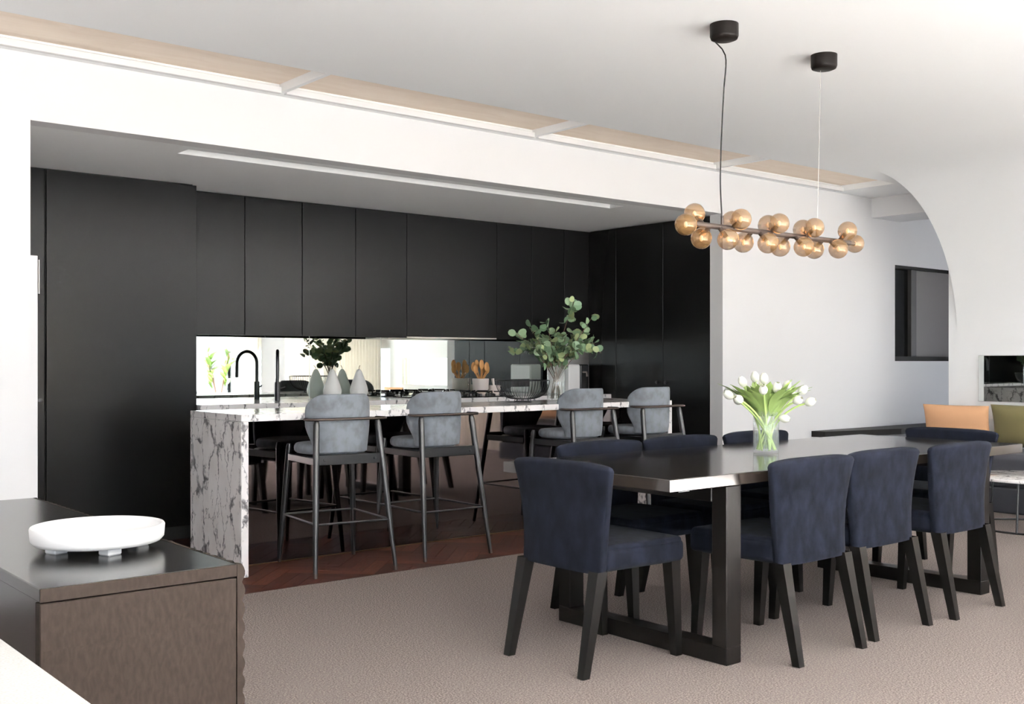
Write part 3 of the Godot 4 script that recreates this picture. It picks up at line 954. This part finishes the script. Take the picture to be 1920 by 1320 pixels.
		for q in 3:
			var a2 := a + [0.5, -0.45, 0.0][q] as float + rng.randf_range(-0.2, 0.2)
			var d2 := Vector3(cos(a2), 0, sin(a2))
			var len := rng.randf_range(0.13, 0.2)
			obj("leaf", blade(p1 - Vector3(0, 0.03, 0), d2, len, 0.026, rng.randf_range(0.3, 0.95)), M.tulip_leaf, f)

# long folded leaf that bends outwards
func blade(p: Vector3, d: Vector3, length: float, w: float, lean: float) -> SurfaceTool:
	var st := mb()
	var side := d.cross(Vector3.UP).normalized()
	var rows := []
	for k in 8:
		var u := k / 7.0
		var c := p + d * (lean * length * u * (0.5 + 0.6 * u)) + Vector3.UP * (length * (u - 0.25 * lean * u * u))
		var hw := w * pow(sin(PI * (0.08 + 0.92 * (1.0 - u) * 0.98)), 0.7)
		if k == 7: hw = 0.0005
		rows.append([c - side * hw + d * hw * -0.35, c + d * 0.003, c + side * hw - d * hw * 0.35])
	grid(st, rows, false)
	for r in rows:
		for j in 3: r[j] -= d * 0.0012
	grid(st, rows, false, true)
	return st

# ------------------------------------------------------------------ chandelier
func chandelier() -> void:
	var zc := -3.24
	var t := thing("pendant_light", "linear pendant with smoky gold glass globes on a dark bar over the table", "pendant light", Vector3(4.33, 1.815, zc))
	var o := t.position
	obj("bar", tube(mb(), [Vector3(3.70, 1.822, zc) - o, Vector3(4.98, 1.822, zc) - o], 0.0135, 12), M.brown_metal, t)
	for x in [3.915, 4.695]:
		obj("canopy", lathe(mb(), [Vector2(0, CEIL), Vector2(0.065, CEIL), Vector2(0.065, CEIL - 0.055), Vector2(0.06, CEIL - 0.068), Vector2(0.045, CEIL - 0.074), Vector2(0, CEIL - 0.074)], Vector3(x, 0, zc + 0.04) - o, 36), M.canopy, t)
	var path := []
	var pts := [Vector3(3.9, CEIL - 0.074, zc + 0.0), Vector3(3.925, 2.60, zc + 0.04), Vector3(3.925, 2.45, zc + 0.03), Vector3(3.918, 2.2, zc + 0.02), Vector3(3.925, 2.0, zc + 0.01), Vector3(3.95, 1.835, zc)]
	var cv := Curve3D.new()
	for i in pts.size():
		var tg: Vector3 = (pts[min(i + 1, pts.size() - 1)] - pts[max(i - 1, 0)]) * 0.16
		cv.add_point(pts[i] - o, -tg, tg)
	for k in 33: path.append(cv.sample_baked(cv.get_baked_length() * k / 32.0, true))
	tag(obj("power_cord", tube(mb(), path, 0.0035, 6), M.frame, t), "black power cord")
	tag(obj("cable", tube(mb(), [Vector3(4.695, CEIL - 0.074, zc + 0.02) - o, Vector3(4.695, 1.83, zc) - o], 0.0014, 6), M.steel, t), "thin suspension wire")
	for x in [3.95, 4.695]:
		obj("hanger", tube(mb(), [Vector3(x, 1.82, zc) - o, Vector3(x, 1.875, zc) - o], 0.007, 8), M.brown_metal, t)
	var gl := lathe(mb(), sphere_profile(0.049), Vector3.ZERO, 28).commit()
	var bulb := ball(mb(), Vector3.ZERO, Vector3(0.009, 0.014, 0.009), 10, 8).commit()
	var globes := [[3.816, 1.878, -3.292], [3.638, 1.805, -3.188], [3.864, 1.769, -3.292], [4.083, 1.866, -3.292], [4.020, 1.860, -3.188], [3.927, 1.760, -3.188], [4.171, 1.771, -3.292], [4.361, 1.871, -3.292], [4.310, 1.864, -3.188], [4.223, 1.763, -3.188], [4.460, 1.770, -3.292], [4.646, 1.872, -3.292], [4.596, 1.866, -3.188], [4.508, 1.765, -3.188], [4.746, 1.776, -3.292], [4.884, 1.872, -3.188], [4.803, 1.774, -3.188], [5.113, 1.831, -3.292]]
	for g in globes:
		var p := Vector3(g[0], g[1], g[2]) - o
		var e := same("globe", gl, M.smoke_glass, t, Transform3D(Basis.IDENTITY, p))
		same("bulb", bulb, M.bulb, e, Transform3D.IDENTITY)
		var onbar := Vector3(clampf(p.x, -0.62, 0.62), 0.007, 0)
		var dir := (onbar - p).normalized()
		obj("socket", tube(mb(), [dir * 0.02, onbar - p], 0.011, 10), M.brown_metal, e)
	for k in 5:
		var L := OmniLight3D.new()
		put(L, "globe_light", t)
		L.position = Vector3(-0.5 + k * 0.25, 0.0, 0.0)
		L.light_color = Color(1.0, 0.75, 0.48)
		L.light_energy = 0.008
		L.light_size = 0.05
		L.shadow_enabled = true
		L.omni_range = 20.0
		L.omni_attenuation = 2.0

func sphere_profile(r: float) -> Array:
	var a := []
	for k in 19: a.append(Vector2(r * sin(PI * k / 18.0), -r * cos(PI * k / 18.0)))
	return a

# ------------------------------------------------------------------ things on the benches
func counter_things() -> void:
	var top := 0.905
	# tap
	var tx := 3.865
	var tp := thing("kitchen_tap", "black gooseneck kitchen tap on the back bench by the mirror", "tap", Vector3(tx, top, -7.45), deg_to_rad(-27.0))
	obj("body", tube(mb(), [Vector3(0, 0, 0), Vector3(0, 0.14, 0)], 0.021, 16), M.black_metal, tp)
	var path := [Vector3(0, 0.14, 0)]
	for k in 17:
		var a := PI * k / 16.0
		path.append(Vector3(0, 0.28 + 0.095 * sin(a), 0.095 - 0.095 * cos(a)))
	path.append(Vector3(0, 0.17, 0.192))
	obj("spout", tube(mb(), path, 0.0125, 12), M.black_metal, tp)
	obj("lever", tube(mb(), [Vector3(0.015, 0.09, 0), Vector3(0.06, 0.105, 0)], 0.006, 8), M.black_metal, tp)
	# ceramic pears
	var n := 0
	for px in [4.364, 4.608]:
		var z := -7.49
		var p := thing("ceramic_pear", ["white ceramic pear standing left of the other pear, by the tap", "white ceramic pear standing nearer the gas cooktop"][n], "ornament", Vector3(px, top, z), n * 1.3, "white ceramic pears")
		var pr := [Vector2(0, 0), Vector2(0.035, 0.001), Vector2(0.058, 0.016), Vector2(0.072, 0.045), Vector2(0.073, 0.07), Vector2(0.064, 0.105), Vector2(0.05, 0.145), Vector2(0.036, 0.185), Vector2(0.024, 0.215), Vector2(0.012, 0.232), Vector2(0, 0.236)]
		obj("body", lathe(mb(), pr, Vector3.ZERO, 28), M.pear, p)
		obj("stem", tube(mb(), [Vector3(0, 0.232, 0), Vector3(-0.004, 0.25, 0), Vector3(-0.018, 0.264, 0.004)], 0.0025, 6), M.twig, p)
		n += 1
	# gas cooktop
	var ck := thing("gas_cooktop", "black gas cooktop with iron trivets set in the back bench", "cooktop", Vector3(5.42, top, -7.3))
	box("plate", Vector3(-0.45, 0, -0.25), Vector3(0.45, 0.008, 0.25), M.dark_glass, ck, 0.003)
	for x in [-0.3, 0.0, 0.3]:
		for z in [-0.12, 0.11]:
			var b := obj("burner", lathe(mb(), [Vector2(0, 0.008), Vector2(0.045, 0.008), Vector2(0.045, 0.02), Vector2(0.03, 0.028), Vector2(0, 0.028)], Vector3(x, 0, z), 18), M.black_metal, ck)
			var st := mb()
			for k in 4:
				var a := TAU * k / 4 + PI / 4
				var d := Vector3(cos(a), 0, sin(a))
				tube(st, [Vector3(x, 0.042, z) + d * 0.03, Vector3(x, 0.042, z) + d * 0.12, Vector3(x, 0.008, z) + d * 0.125], 0.006, 6)
			obj("trivet", st, M.black_gap, b)
	for k in 5: obj("knob", lathe(mb(), [Vector2(0, 0.03), Vector2(0.017, 0.03), Vector2(0.019, 0.008), Vector2(0, 0.008)], Vector3(-0.2 + k * 0.1, 0, 0.225), 14), M.black_metal, ck)
	# crock with wooden utensils
	var cz := -7.47
	var cr := Vector3(5.833, top, cz)
	var c := thing("utensil_crock", "white footed ceramic crock holding wooden spoons", "crock", cr)
	obj("body", lathe(mb(), [Vector2(0, 0), Vector2(0.05, 0), Vector2(0.052, 0.008), Vector2(0.042, 0.022), Vector2(0.06, 0.035), Vector2(0.07, 0.06), Vector2(0.074, 0.145), Vector2(0.07, 0.147), Vector2(0.066, 0.145), Vector2(0.062, 0.06), Vector2(0, 0.04)], Vector3.ZERO, 30), M.crock, c)
	for k in 7:
		var a := TAU * k / 7.0 + 0.3
		var d := Vector3(cos(a), 0, sin(a))
		var sp := thing("wooden_spoon", "pale wooden cooking utensil standing in the footed crock", "utensil", cr, 0.0, "wooden utensils in the crock")
		var h := 0.25 + 0.02 * (k % 3)
		obj("handle", tube(mb(), [Vector3(0, 0.05, 0) - d * 0.03, d * 0.055 + Vector3(0, h - 0.06, 0)], 0.006, 7), M.spoon, sp)
		var tip := d * 0.062 + Vector3(0, h - 0.02, 0)
		obj("head", ball(mb(), tip, Vector3(0.026, 0.042, 0.012), 12, 8), M.spoon, sp)
	var mz := -7.45
	var mo := Vector3(5.973, top, mz)
	var mr := thing("mortar", "small white mortar beside the utensil crock", "mortar", mo)
	obj("bowl", lathe(mb(), [Vector2(0, 0), Vector2(0.038, 0), Vector2(0.04, 0.01), Vector2(0.052, 0.04), Vector2(0.056, 0.085), Vector2(0.05, 0.087), Vector2(0.044, 0.04), Vector2(0, 0.02)], Vector3.ZERO, 26), M.crock, mr)
	var ps := thing("pestle", "small white pestle leaning in the mortar", "pestle", mo)
	obj("body", tube(mb(), [Vector3(0.01, 0.03, 0), Vector3(-0.01, 0.09, 0.0), Vector3(-0.02, 0.145, 0.0)], [0.017, 0.011, 0.014], 10), M.crock, ps)
	# coffee machine in the corner of the bench
	var kz := -7.3
	var cm := thing("coffee_machine", "white and black coffee machine behind the eucalyptus vase", "coffee machine", Vector3(6.849 - 0.09, top, kz))
	box("body", Vector3(-0.12, 0, -0.2), Vector3(0.02, 0.27, 0.1), M.ceramic, cm, 0.012)
	box("front", Vector3(0.021, 0, -0.2), Vector3(0.13, 0.27, 0.1), M.black_metal, cm, 0.012)
	box("drip_tray", Vector3(-0.1, 0, 0.1), Vector3(0.1, 0.03, 0.2), M.black_metal, cm, 0.004)
	obj("spout", tube(mb(), [Vector3(0.05, 0.2, 0.1), Vector3(0.05, 0.2, 0.15), Vector3(0.05, 0.16, 0.155)], 0.009, 8), M.steel, cm)
	# wire bowl on the island
	var bz := -6.05
	var wb := thing("wire_fruit_bowl", "black wire fruit bowl standing on the marble island", "bowl", Vector3(5.115, top, bz))
	var prof := []
	for k in 11:
		var u := k / 10.0
		prof.append(Vector2(0.055 + 0.143 * pow(sin(u * PI / 2), 0.9), 0.022 + 0.135 * pow(u, 1.9)))
	var ringp := func(r: float, y: float) -> Array:
		var a := []
		for k in 41: a.append(Vector3(cos(TAU * k / 40) * r, y, sin(TAU * k / 40) * r))
		return a
	obj("rim", tube(mb(), ringp.call(prof[10].x, prof[10].y), 0.0035, 6), M.black_metal, wb)
	obj("foot_ring", tube(mb(), ringp.call(0.062, 0.004), 0.004, 6), M.black_metal, wb)
	obj("base_ring", tube(mb(), ringp.call(prof[0].x, prof[0].y), 0.0035, 6), M.black_metal, wb)
	var wst := mb()
	var wp := []
	for p in prof: wp.append(Vector3(p.x, p.y, 0))
	tube(wst, wp, 0.0017, 5)
	var wire := wst.commit()
	for k in 52: same("wire", wire, M.black_metal, wb, Transform3D(Basis(Vector3.UP, TAU * k / 52.0), Vector3.ZERO))
	for k in 8:
		var a := TAU * k / 8
		obj("foot_wire", tube(mb(), [Vector3(cos(a) * 0.062, 0.004, sin(a) * 0.062), Vector3(cos(a) * 0.055, 0.022, sin(a) * 0.055)], 0.0025, 5), M.black_metal, wb)
	# eucalyptus in a glass cylinder
	var ez := -5.97
	var eb := Vector3(5.374, top, ez)
	var ev := thing("glass_cylinder_vase", "clear glass cylinder vase with eucalyptus on the marble island", "vase", eb)
	obj("glass", lathe(mb(), [Vector2(0, 0), Vector2(0.066, 0), Vector2(0.068, 0.004), Vector2(0.068, 0.262), Vector2(0.0665, 0.264), Vector2(0.065, 0.262), Vector2(0.064, 0.02), Vector2(0, 0.018)], Vector3.ZERO, 36), M.glass, ev)
	obj("water", lathe(mb(), [Vector2(0, 0.0185), Vector2(0.0635, 0.0205), Vector2(0.0635, 0.15), Vector2(0, 0.15)], Vector3.ZERO, 28), M.water, ev)
	var lst := mb()
	var ctr := Vector3(0, 0.5, 0)
	var ringl := []
	for k in 10:
		var a := TAU * k / 10
		ringl.append(Vector3(sin(a) * 0.44, 0.5 - cos(a) * 0.5, 0.07 * cos(2 * a)))
	for k in 10:
		var a: Vector3 = ringl[k]
		var b: Vector3 = ringl[(k + 1) % 10]
		for s in [-1.0, 1.0]:
			var off := Vector3(0, 0, s * 0.012)
			tri(lst, ctr + off, a, b, Vector3(0, 0, s), Vector3(0, 0, s), Vector3(0, 0, s))
	var leaf := lst.commit()
	var right := Vector3(cos(deg_to_rad(39.65)), 0, sin(deg_to_rad(39.65)))
	var away := Vector3(sin(deg_to_rad(39.65)), 0, -cos(deg_to_rad(39.65)))
	# spread of each branch: sideways, depth, top height above the bench
	var br := [[-0.33, 0.02, 0.36], [-0.30, -0.14, 0.50], [-0.22, 0.12, 0.46], [-0.20, -0.05, 0.55], [-0.12, 0.2, 0.50], [-0.08, -0.16, 0.60], [0.0, 0.05, 0.54], [0.07, -0.12, 0.50], [0.14, 0.14, 0.52], [0.22, -0.04, 0.55], [0.29, 0.06, 0.43], [0.33, -0.08, 0.36], [0.13, 0.0, 0.74], [0.29, 0.05, 0.655], [-0.16, -0.2, 0.36], [0.16, -0.2, 0.38]]
	var what := ["eucalyptus branch reaching farthest left out of the cylinder vase", "eucalyptus branch leaning far right out of the cylinder vase", "tallest eucalyptus branch rising above the cylinder vase", "tall eucalyptus branch arching right above the cylinder vase"]
	for k in br.size():
		var f := Node3D.new()
		put(f, "eucalyptus_branch")
		f.position = eb
		var lb := "leafy eucalyptus branch in the middle of the cylinder vase bunch"
		if k == 0: lb = what[0]
		if k == 11: lb = what[1]
		if k == 12: lb = what[2]
		if k == 13: lb = what[3]
		tag(f, lb, "branch", "eucalyptus branches in the cylinder vase")
		var d: Vector3 = right * br[k][0] + away * br[k][1]
		var p0 := -d.normalized() * 0.04 + Vector3(0, 0.022, 0)
		var p1 := d * 0.12 + Vector3(0, 0.3 if br[k][2] < 0.7 else 0.45, 0)
		var p2: Vector3 = d + Vector3(0, br[k][2], 0)
		if br[k][2] < 0.45: p1 = d * 0.35 + Vector3(0, 0.46, 0)
		path = []
		for i in 13:
			var u := i / 12.0
			path.append(p0.lerp(p1, u).lerp(p1.lerp(p2, u), u))
		var rr := []
		for i in 13: rr.append(0.0036 - 0.002 * i / 12.0)
		obj("stem", tube(mb(), path, rr, 5), M.twig, f)
		var tall: bool = br[k][2] > 0.7
		for i in 22:
			var u := (0.74 if tall else 0.46) + (0.26 if tall else 0.54) * (i + 0.5) / 22.0
			var q: Vector3 = p0.lerp(p1, u).lerp(p1.lerp(p2, u), u)
			var ax := Vector3(rng.randf_range(-1, 1), rng.randf_range(-0.35, 0.8), rng.randf_range(-1, 1)).normalized()
			var sz := rng.randf_range(0.042, 0.068)
			var fz := Vector3(rng.randf_range(-1, 1), rng.randf_range(-0.3, 1), rng.randf_range(-1, 1)).normalized()
			var xx := ax.cross(fz).normalized()
			var bs := Basis(xx, ax, xx.cross(ax)).scaled(Vector3(sz, sz, sz))
			same("leaf", leaf, M.euc[rng.randi() % 4], f, Transform3D(Basis(xx * sz, ax * sz, xx.cross(ax) * sz), q + ax * 0.006))

# ------------------------------------------------------------------ sitting corner at the right
func living() -> void:
	var sh := thing("floating_ledge", "dark floating ledge fixed along the white back wall", "shelf", Vector3(8.2, 0.531, WALL))
	obj("board", prism(mb(), PackedVector2Array([Vector2(0, 0), Vector2(0.0, 0.14), Vector2(0.92, 0.33), Vector2(2.6, 0.33), Vector2(2.6, 0)]), 0.0, 0.052), M.frame, sh)
	var so := thing("banquette_sofa", "long charcoal fabric banquette along the right wall", "sofa", Vector3(8.8, 0, -3.1))
	box("base", Vector3(-0.34, 0.0, -1.85), Vector3(0.355, 0.2, 1.8), M.charcoal, so, 0.01)
	obj("seat_cushion", rbox(mb(), Vector3(-0.0, 0.335, -0.92), Vector3(0.7, 0.27, 1.84), 0.05, 4), M.charcoal, so)
	obj("seat_cushion", rbox(mb(), Vector3(-0.0, 0.335, 0.9), Vector3(0.7, 0.27, 1.78), 0.05, 4), M.charcoal, so)
	cushion("tan linen cushion on the banquette by the wall opening", M.tan, Vector3(8.98, 0.484, -4.764), 0.60, 0.345, 90.0)
	cushion("olive green woven cushion leaning on the wall beside the tan one", M.olive, Vector3(8.98, 0.484, -4.12), 0.66, 0.36, 90.0)
	cushion("tan cushion at the camera end of the banquette", M.tan, Vector3(8.95, 0.484, -1.75), 0.5, 0.34, 90.0)
	var mi := thing("wall_mirror", "long low mirror set in the white right wall above the banquette", "mirror", Vector3(XR, 0.857, -3.14))
	box("mirror_sheet", Vector3(-0.012, 0, -1.528), Vector3(-0.004, 0.394, 1.53), mat(Color(0.85, 0.87, 0.86), 0.015, 1.0), mi)
	box("backing", Vector3(-0.0035, -0.006, -1.536), Vector3(0.0, 0.4, 1.536), M.white, mi)
	# round coffee table
	var ct := thing("coffee_table", "round white marble coffee table with slim black ring base", "table", Vector3(7.87, 0, -3.62))
	obj("top", lathe(mb(), [Vector2(0, 0.355), Vector2(0.42, 0.355), Vector2(0.425, 0.359), Vector2(0.425, 0.371), Vector2(0.42, 0.375), Vector2(0, 0.375)], Vector3.ZERO, 56), M.marble, ct)
	var rp := []
	for k in 49: rp.append(Vector3(cos(TAU * k / 48) * 0.40, 0.008, sin(TAU * k / 48) * 0.40))
	obj("base_ring", tube(mb(), rp, 0.008, 6), M.black_metal, ct)
	for k in 3:
		var a := TAU * k / 3 + 2.95
		obj("leg", tube(mb(), [Vector3(cos(a) * 0.40, 0.008, sin(a) * 0.40), Vector3(cos(a) * 0.36, 0.355, sin(a) * 0.36)], 0.008, 8), M.black_metal, ct)
	var rug := thing("rug", "large cream rug by the front windows", "rug", Vector3(3.0, 0, 2.5))
	box("pile", Vector3(-5.2, 0, -2.2), Vector3(5.2, 0.012, 1.75), mat(Color(0.93, 0.92, 0.9), 0.95), rug, 0.004)
	# column and curtains in the glazed part behind the camera, which the mirrors show
	var co := structure("wall_column")
	box("column", Vector3(XR - 0.1, 0, 1.9), Vector3(XR + 0.25, 2.745, 2.85), M.grey_paint, co, 0.005)
	curtain("white sheer curtain drawn across the side window", Vector3(XR - 0.13, 0.02, -1.2), Vector3(XR - 0.13, 2.5, 1.85), 34)
	curtain("cream curtain gathered beside the dark column", Vector3(XR - 0.15, 0.02, 2.9), Vector3(XR - 0.15, 2.5, 3.35), 9)
	curtain("pale curtain gathered at the pier between the front windows", Vector3(4.3, 0.02, FRONT - 0.12), Vector3(5.9, 2.5, FRONT - 0.12), 20)
	# leafy plant by the corner window
	var pl := thing("potted_plant", "leafy lime green plant in a pale pot by the corner window", "plant", Vector3(8.35, 0, 3.1))
	obj("pot", lathe(mb(), [Vector2(0, 0), Vector2(0.15, 0), Vector2(0.2, 0.4), Vector2(0.185, 0.4), Vector2(0.17, 0.36), Vector2(0, 0.36)], Vector3.ZERO, 28), M.plaster, pl)
	for k in 4:
		var a := TAU * k / 4 + 0.4
		var e := Vector3(cos(a) * 0.25, 1.15 + 0.2 * (k % 2), sin(a) * 0.25)
		obj("stem", tube(mb(), [Vector3(0, 0.35, 0), e * Vector3(0.5, 0.7, 0.5), e], 0.012, 6), M.twig, pl)
		for j in 12:
			var b := TAU * j / 12 + k
			var hh := 0.62 + 0.38 * (j / 11.0)
			obj("leaf", blade(e * Vector3(hh, hh, hh), Vector3(cos(b), 0, sin(b)), rng.randf_range(0.18, 0.27), 0.04, 0.9), M.lime, pl)

func cushion(label: String, m: Material, at: Vector3, w: float, h: float, turn: float) -> void:
	var c := thing("cushion", label, "cushion", at, deg_to_rad(turn))
	var rows := []
	for k in 15:
		var v := k / 14.0 * 2.0 - 1.0
		var ring := []
		for j in 40:
			var b := TAU * j / 40
			var cu := signf(cos(b)) * pow(absf(cos(b)), 0.55)
			var sgn := signf(sin(b))
			var x := cu * w / 2 * (1.0 - 0.05 * (1.0 - v * v))
			var th := 0.075 * pow(maxf(1.0 - pow(absf(cu), 3.0), 0.0), 0.7) * pow(maxf(1.0 - pow(absf(v), 3.0), 0.0), 0.7) + 0.006
			var y := h / 2 * (1.0 + v * (1.0 - 0.06 * (1.0 - cu * cu)))
			ring.append(Vector3(x, y, sgn * th * minf(absf(sin(b)) * 3.0, 1.0)))
		rows.append(ring)
	var o := obj("cover", grid(mb(), rows), m, c)
	o.rotation_degrees.x = -9.0

func curtain(label: String, a: Vector3, b: Vector3, folds: int) -> void:
	var c := thing("curtain", label, "curtain", Vector3((a.x + b.x) / 2, a.y, (a.z + b.z) / 2))
	var d := Vector3(b.x - a.x, 0, b.z - a.z)
	var nrm := d.cross(Vector3.UP).normalized()
	var st := mb()
	for off in [0.0, 0.004]:
		var rows := []
		for k in 2:
			var row := []
			for j in folds * 8 + 1:
				var u := j / float(folds * 8)
				row.append(a - c.position + d * u + nrm * (0.045 * sin(u * folds * TAU) + off) + Vector3(0, (b.y - a.y) * k, 0))
			rows.append(row)
		grid(st, rows, false, off > 0.0)
	obj("fabric", st, M.curtain, c)

# ------------------------------------------------------------------ foreground: sideboard, dish, sofa
func foreground() -> void:
	var t := thing("sideboard", "dark wooden sideboard with carved scalloped front at the lower left", "sideboard", Vector3(0.647, 0, -2.245))
	var W := 0.433
	var D := -1.52
	box("top", Vector3(0, 0.722, D), Vector3(W - 0.016, 0.75, 0), M.sideboard_top, t, 0.002)
	box("top_edge", Vector3(0.0, 0.7225, 0.0), Vector3(W - 0.016, 0.7495, 0.004), M.sideboard, t, 0.001)
	box("end_panel", Vector3(0, 0.06, -0.03), Vector3(W - 0.016, 0.7195, 0.003), M.sideboard, t, 0.002)
	box("end_panel", Vector3(0, 0.06, D), Vector3(W - 0.016, 0.7195, D + 0.03), M.sideboard, t, 0.002)
	box("back_panel", Vector3(0.012, 0.06, D + 0.031), Vector3(0.03, 0.7195, -0.031), M.sideboard_top, t)
	box("bottom_panel", Vector3(0.031, 0.06, D + 0.031), Vector3(W - 0.03, 0.09, -0.031), M.sideboard_top, t)
	box("plinth", Vector3(0.03, 0.0, D + 0.04), Vector3(W - 0.05, 0.06, -0.04), M.black_gap, t)
	# carved front facing the dining table: rows of shallow rounded scallops
	for half in 3:
		var z0 := D + half * (-D) / 3.0
		var z1 := D + (half + 1) * (-D) / 3.0
		var nz := 60
		var ny := 84
		var rows := []
		for i in ny + 1:
			var row := []
			for j in nz + 1:
				var y := 0.06 + 0.69 * i / ny
				var z := lerpf(z0 + 0.001, z1 - 0.001, j / float(nz))
				if half == 2: z = lerpf(z0 + 0.001, 0.004, j / float(nz))
				var s := absf(sin((y - 0.06) / 0.69 * PI * 17.0)) * 0.5 + absf(sin((z - D) / -D * PI * 36.0 + PI / 2)) * 0.5
				row.append(Vector3(W - 0.012 + 0.016 * s, y, z))
			rows.append(row)
		var st := mb()
		grid(st, rows, false, false)
		# closed sides
		for i in ny:
			for j in [0, nz]:
				var p: Vector3 = rows[i][j]
				var q: Vector3 = rows[i + 1][j]
				quad(st, Vector3(W - 0.0155, p.y, p.z), p, q, Vector3(W - 0.0155, q.y, q.z), Vector3(0, 0, -1 if j == 0 else 1))
		for j in nz:
			var p: Vector3 = rows[ny][j]
			var q: Vector3 = rows[ny][j + 1]
			quad(st, Vector3(W - 0.0155, p.y, p.z), p, q, Vector3(W - 0.0155, q.y, q.z), Vector3.UP)
		obj("carved_door", st, M.sideboard, t)
	# footed dish
	var d := thing("footed_dish", "round white footed dish on the dark sideboard", "dish", Vector3(0.894, 0.75, -2.636), 0.35)
	obj("bowl", lathe(mb(), [Vector2(0, 0.016), Vector2(0.125, 0.016), Vector2(0.143, 0.019), Vector2(0.151, 0.028), Vector2(0.153, 0.055), Vector2(0.151, 0.059), Vector2(0.146, 0.059), Vector2(0.143, 0.054), Vector2(0.141, 0.038), Vector2(0.132, 0.031), Vector2(0, 0.029)], Vector3.ZERO, 64), M.plaster, d)
	for k in 4:
		var a := TAU * k / 4 + 0.4
		box("foot", Vector3(cos(a) * 0.095 - 0.019, 0.0, sin(a) * 0.095 - 0.019), Vector3(cos(a) * 0.095 + 0.019, 0.017, sin(a) * 0.095 + 0.019), M.plaster, d, 0.003)
	# pale sofa
	var s := thing("pale_sofa", "off-white boucle sofa back in the bottom left corner", "sofa", Vector3(0.1, 0, -1.5))
	obj("backrest", rbox(mb(), Vector3(0.3, 0.36, 0.0), Vector3(0.38, 0.68, 1.66), 0.09, 6), M.boucle, s)
	obj("seat", rbox(mb(), Vector3(-0.33, 0.25, 0.0), Vector3(0.86, 0.4, 1.62), 0.07, 5), M.boucle, s)
	for x in [-0.68, 0.4]:
		for z in [-0.7, 0.7]: box("foot", Vector3(x - 0.025, 0, z - 0.025), Vector3(x + 0.025, 0.06, z + 0.025), M.leg, s)

# ------------------------------------------------------------------ outside
func outside() -> void:
	var te := structure("terrace")
	box("slab", Vector3(LEFT - 6, -0.35, FRONT + 0.2), Vector3(16, -0.12, FRONT + 4.0), M.terrace, te)
	box("slab", Vector3(12.2, -0.35, -6), Vector3(16, -0.12, FRONT + 0.2), M.terrace, te)
	var b := thing("office_tower", "pale distant tower with rows of square windows outside", "building", Vector3(232, -120, 465))
	b.rotation_degrees.y = 26.0
	box("wall", Vector3(-34, 0, 0), Vector3(34, 150, 40), M.building, b)
	var wm := bx(mb(), Vector3(-1.1, 0, -0.25), Vector3(1.1, 1.9, 0.05)).commit()
	for i in 17:
		for j in 16:
			same("window", wm, M.building_window, b, Transform3D(Basis.IDENTITY, Vector3(-32 + i * 4.0, 98 + j * 3.2, 0)))
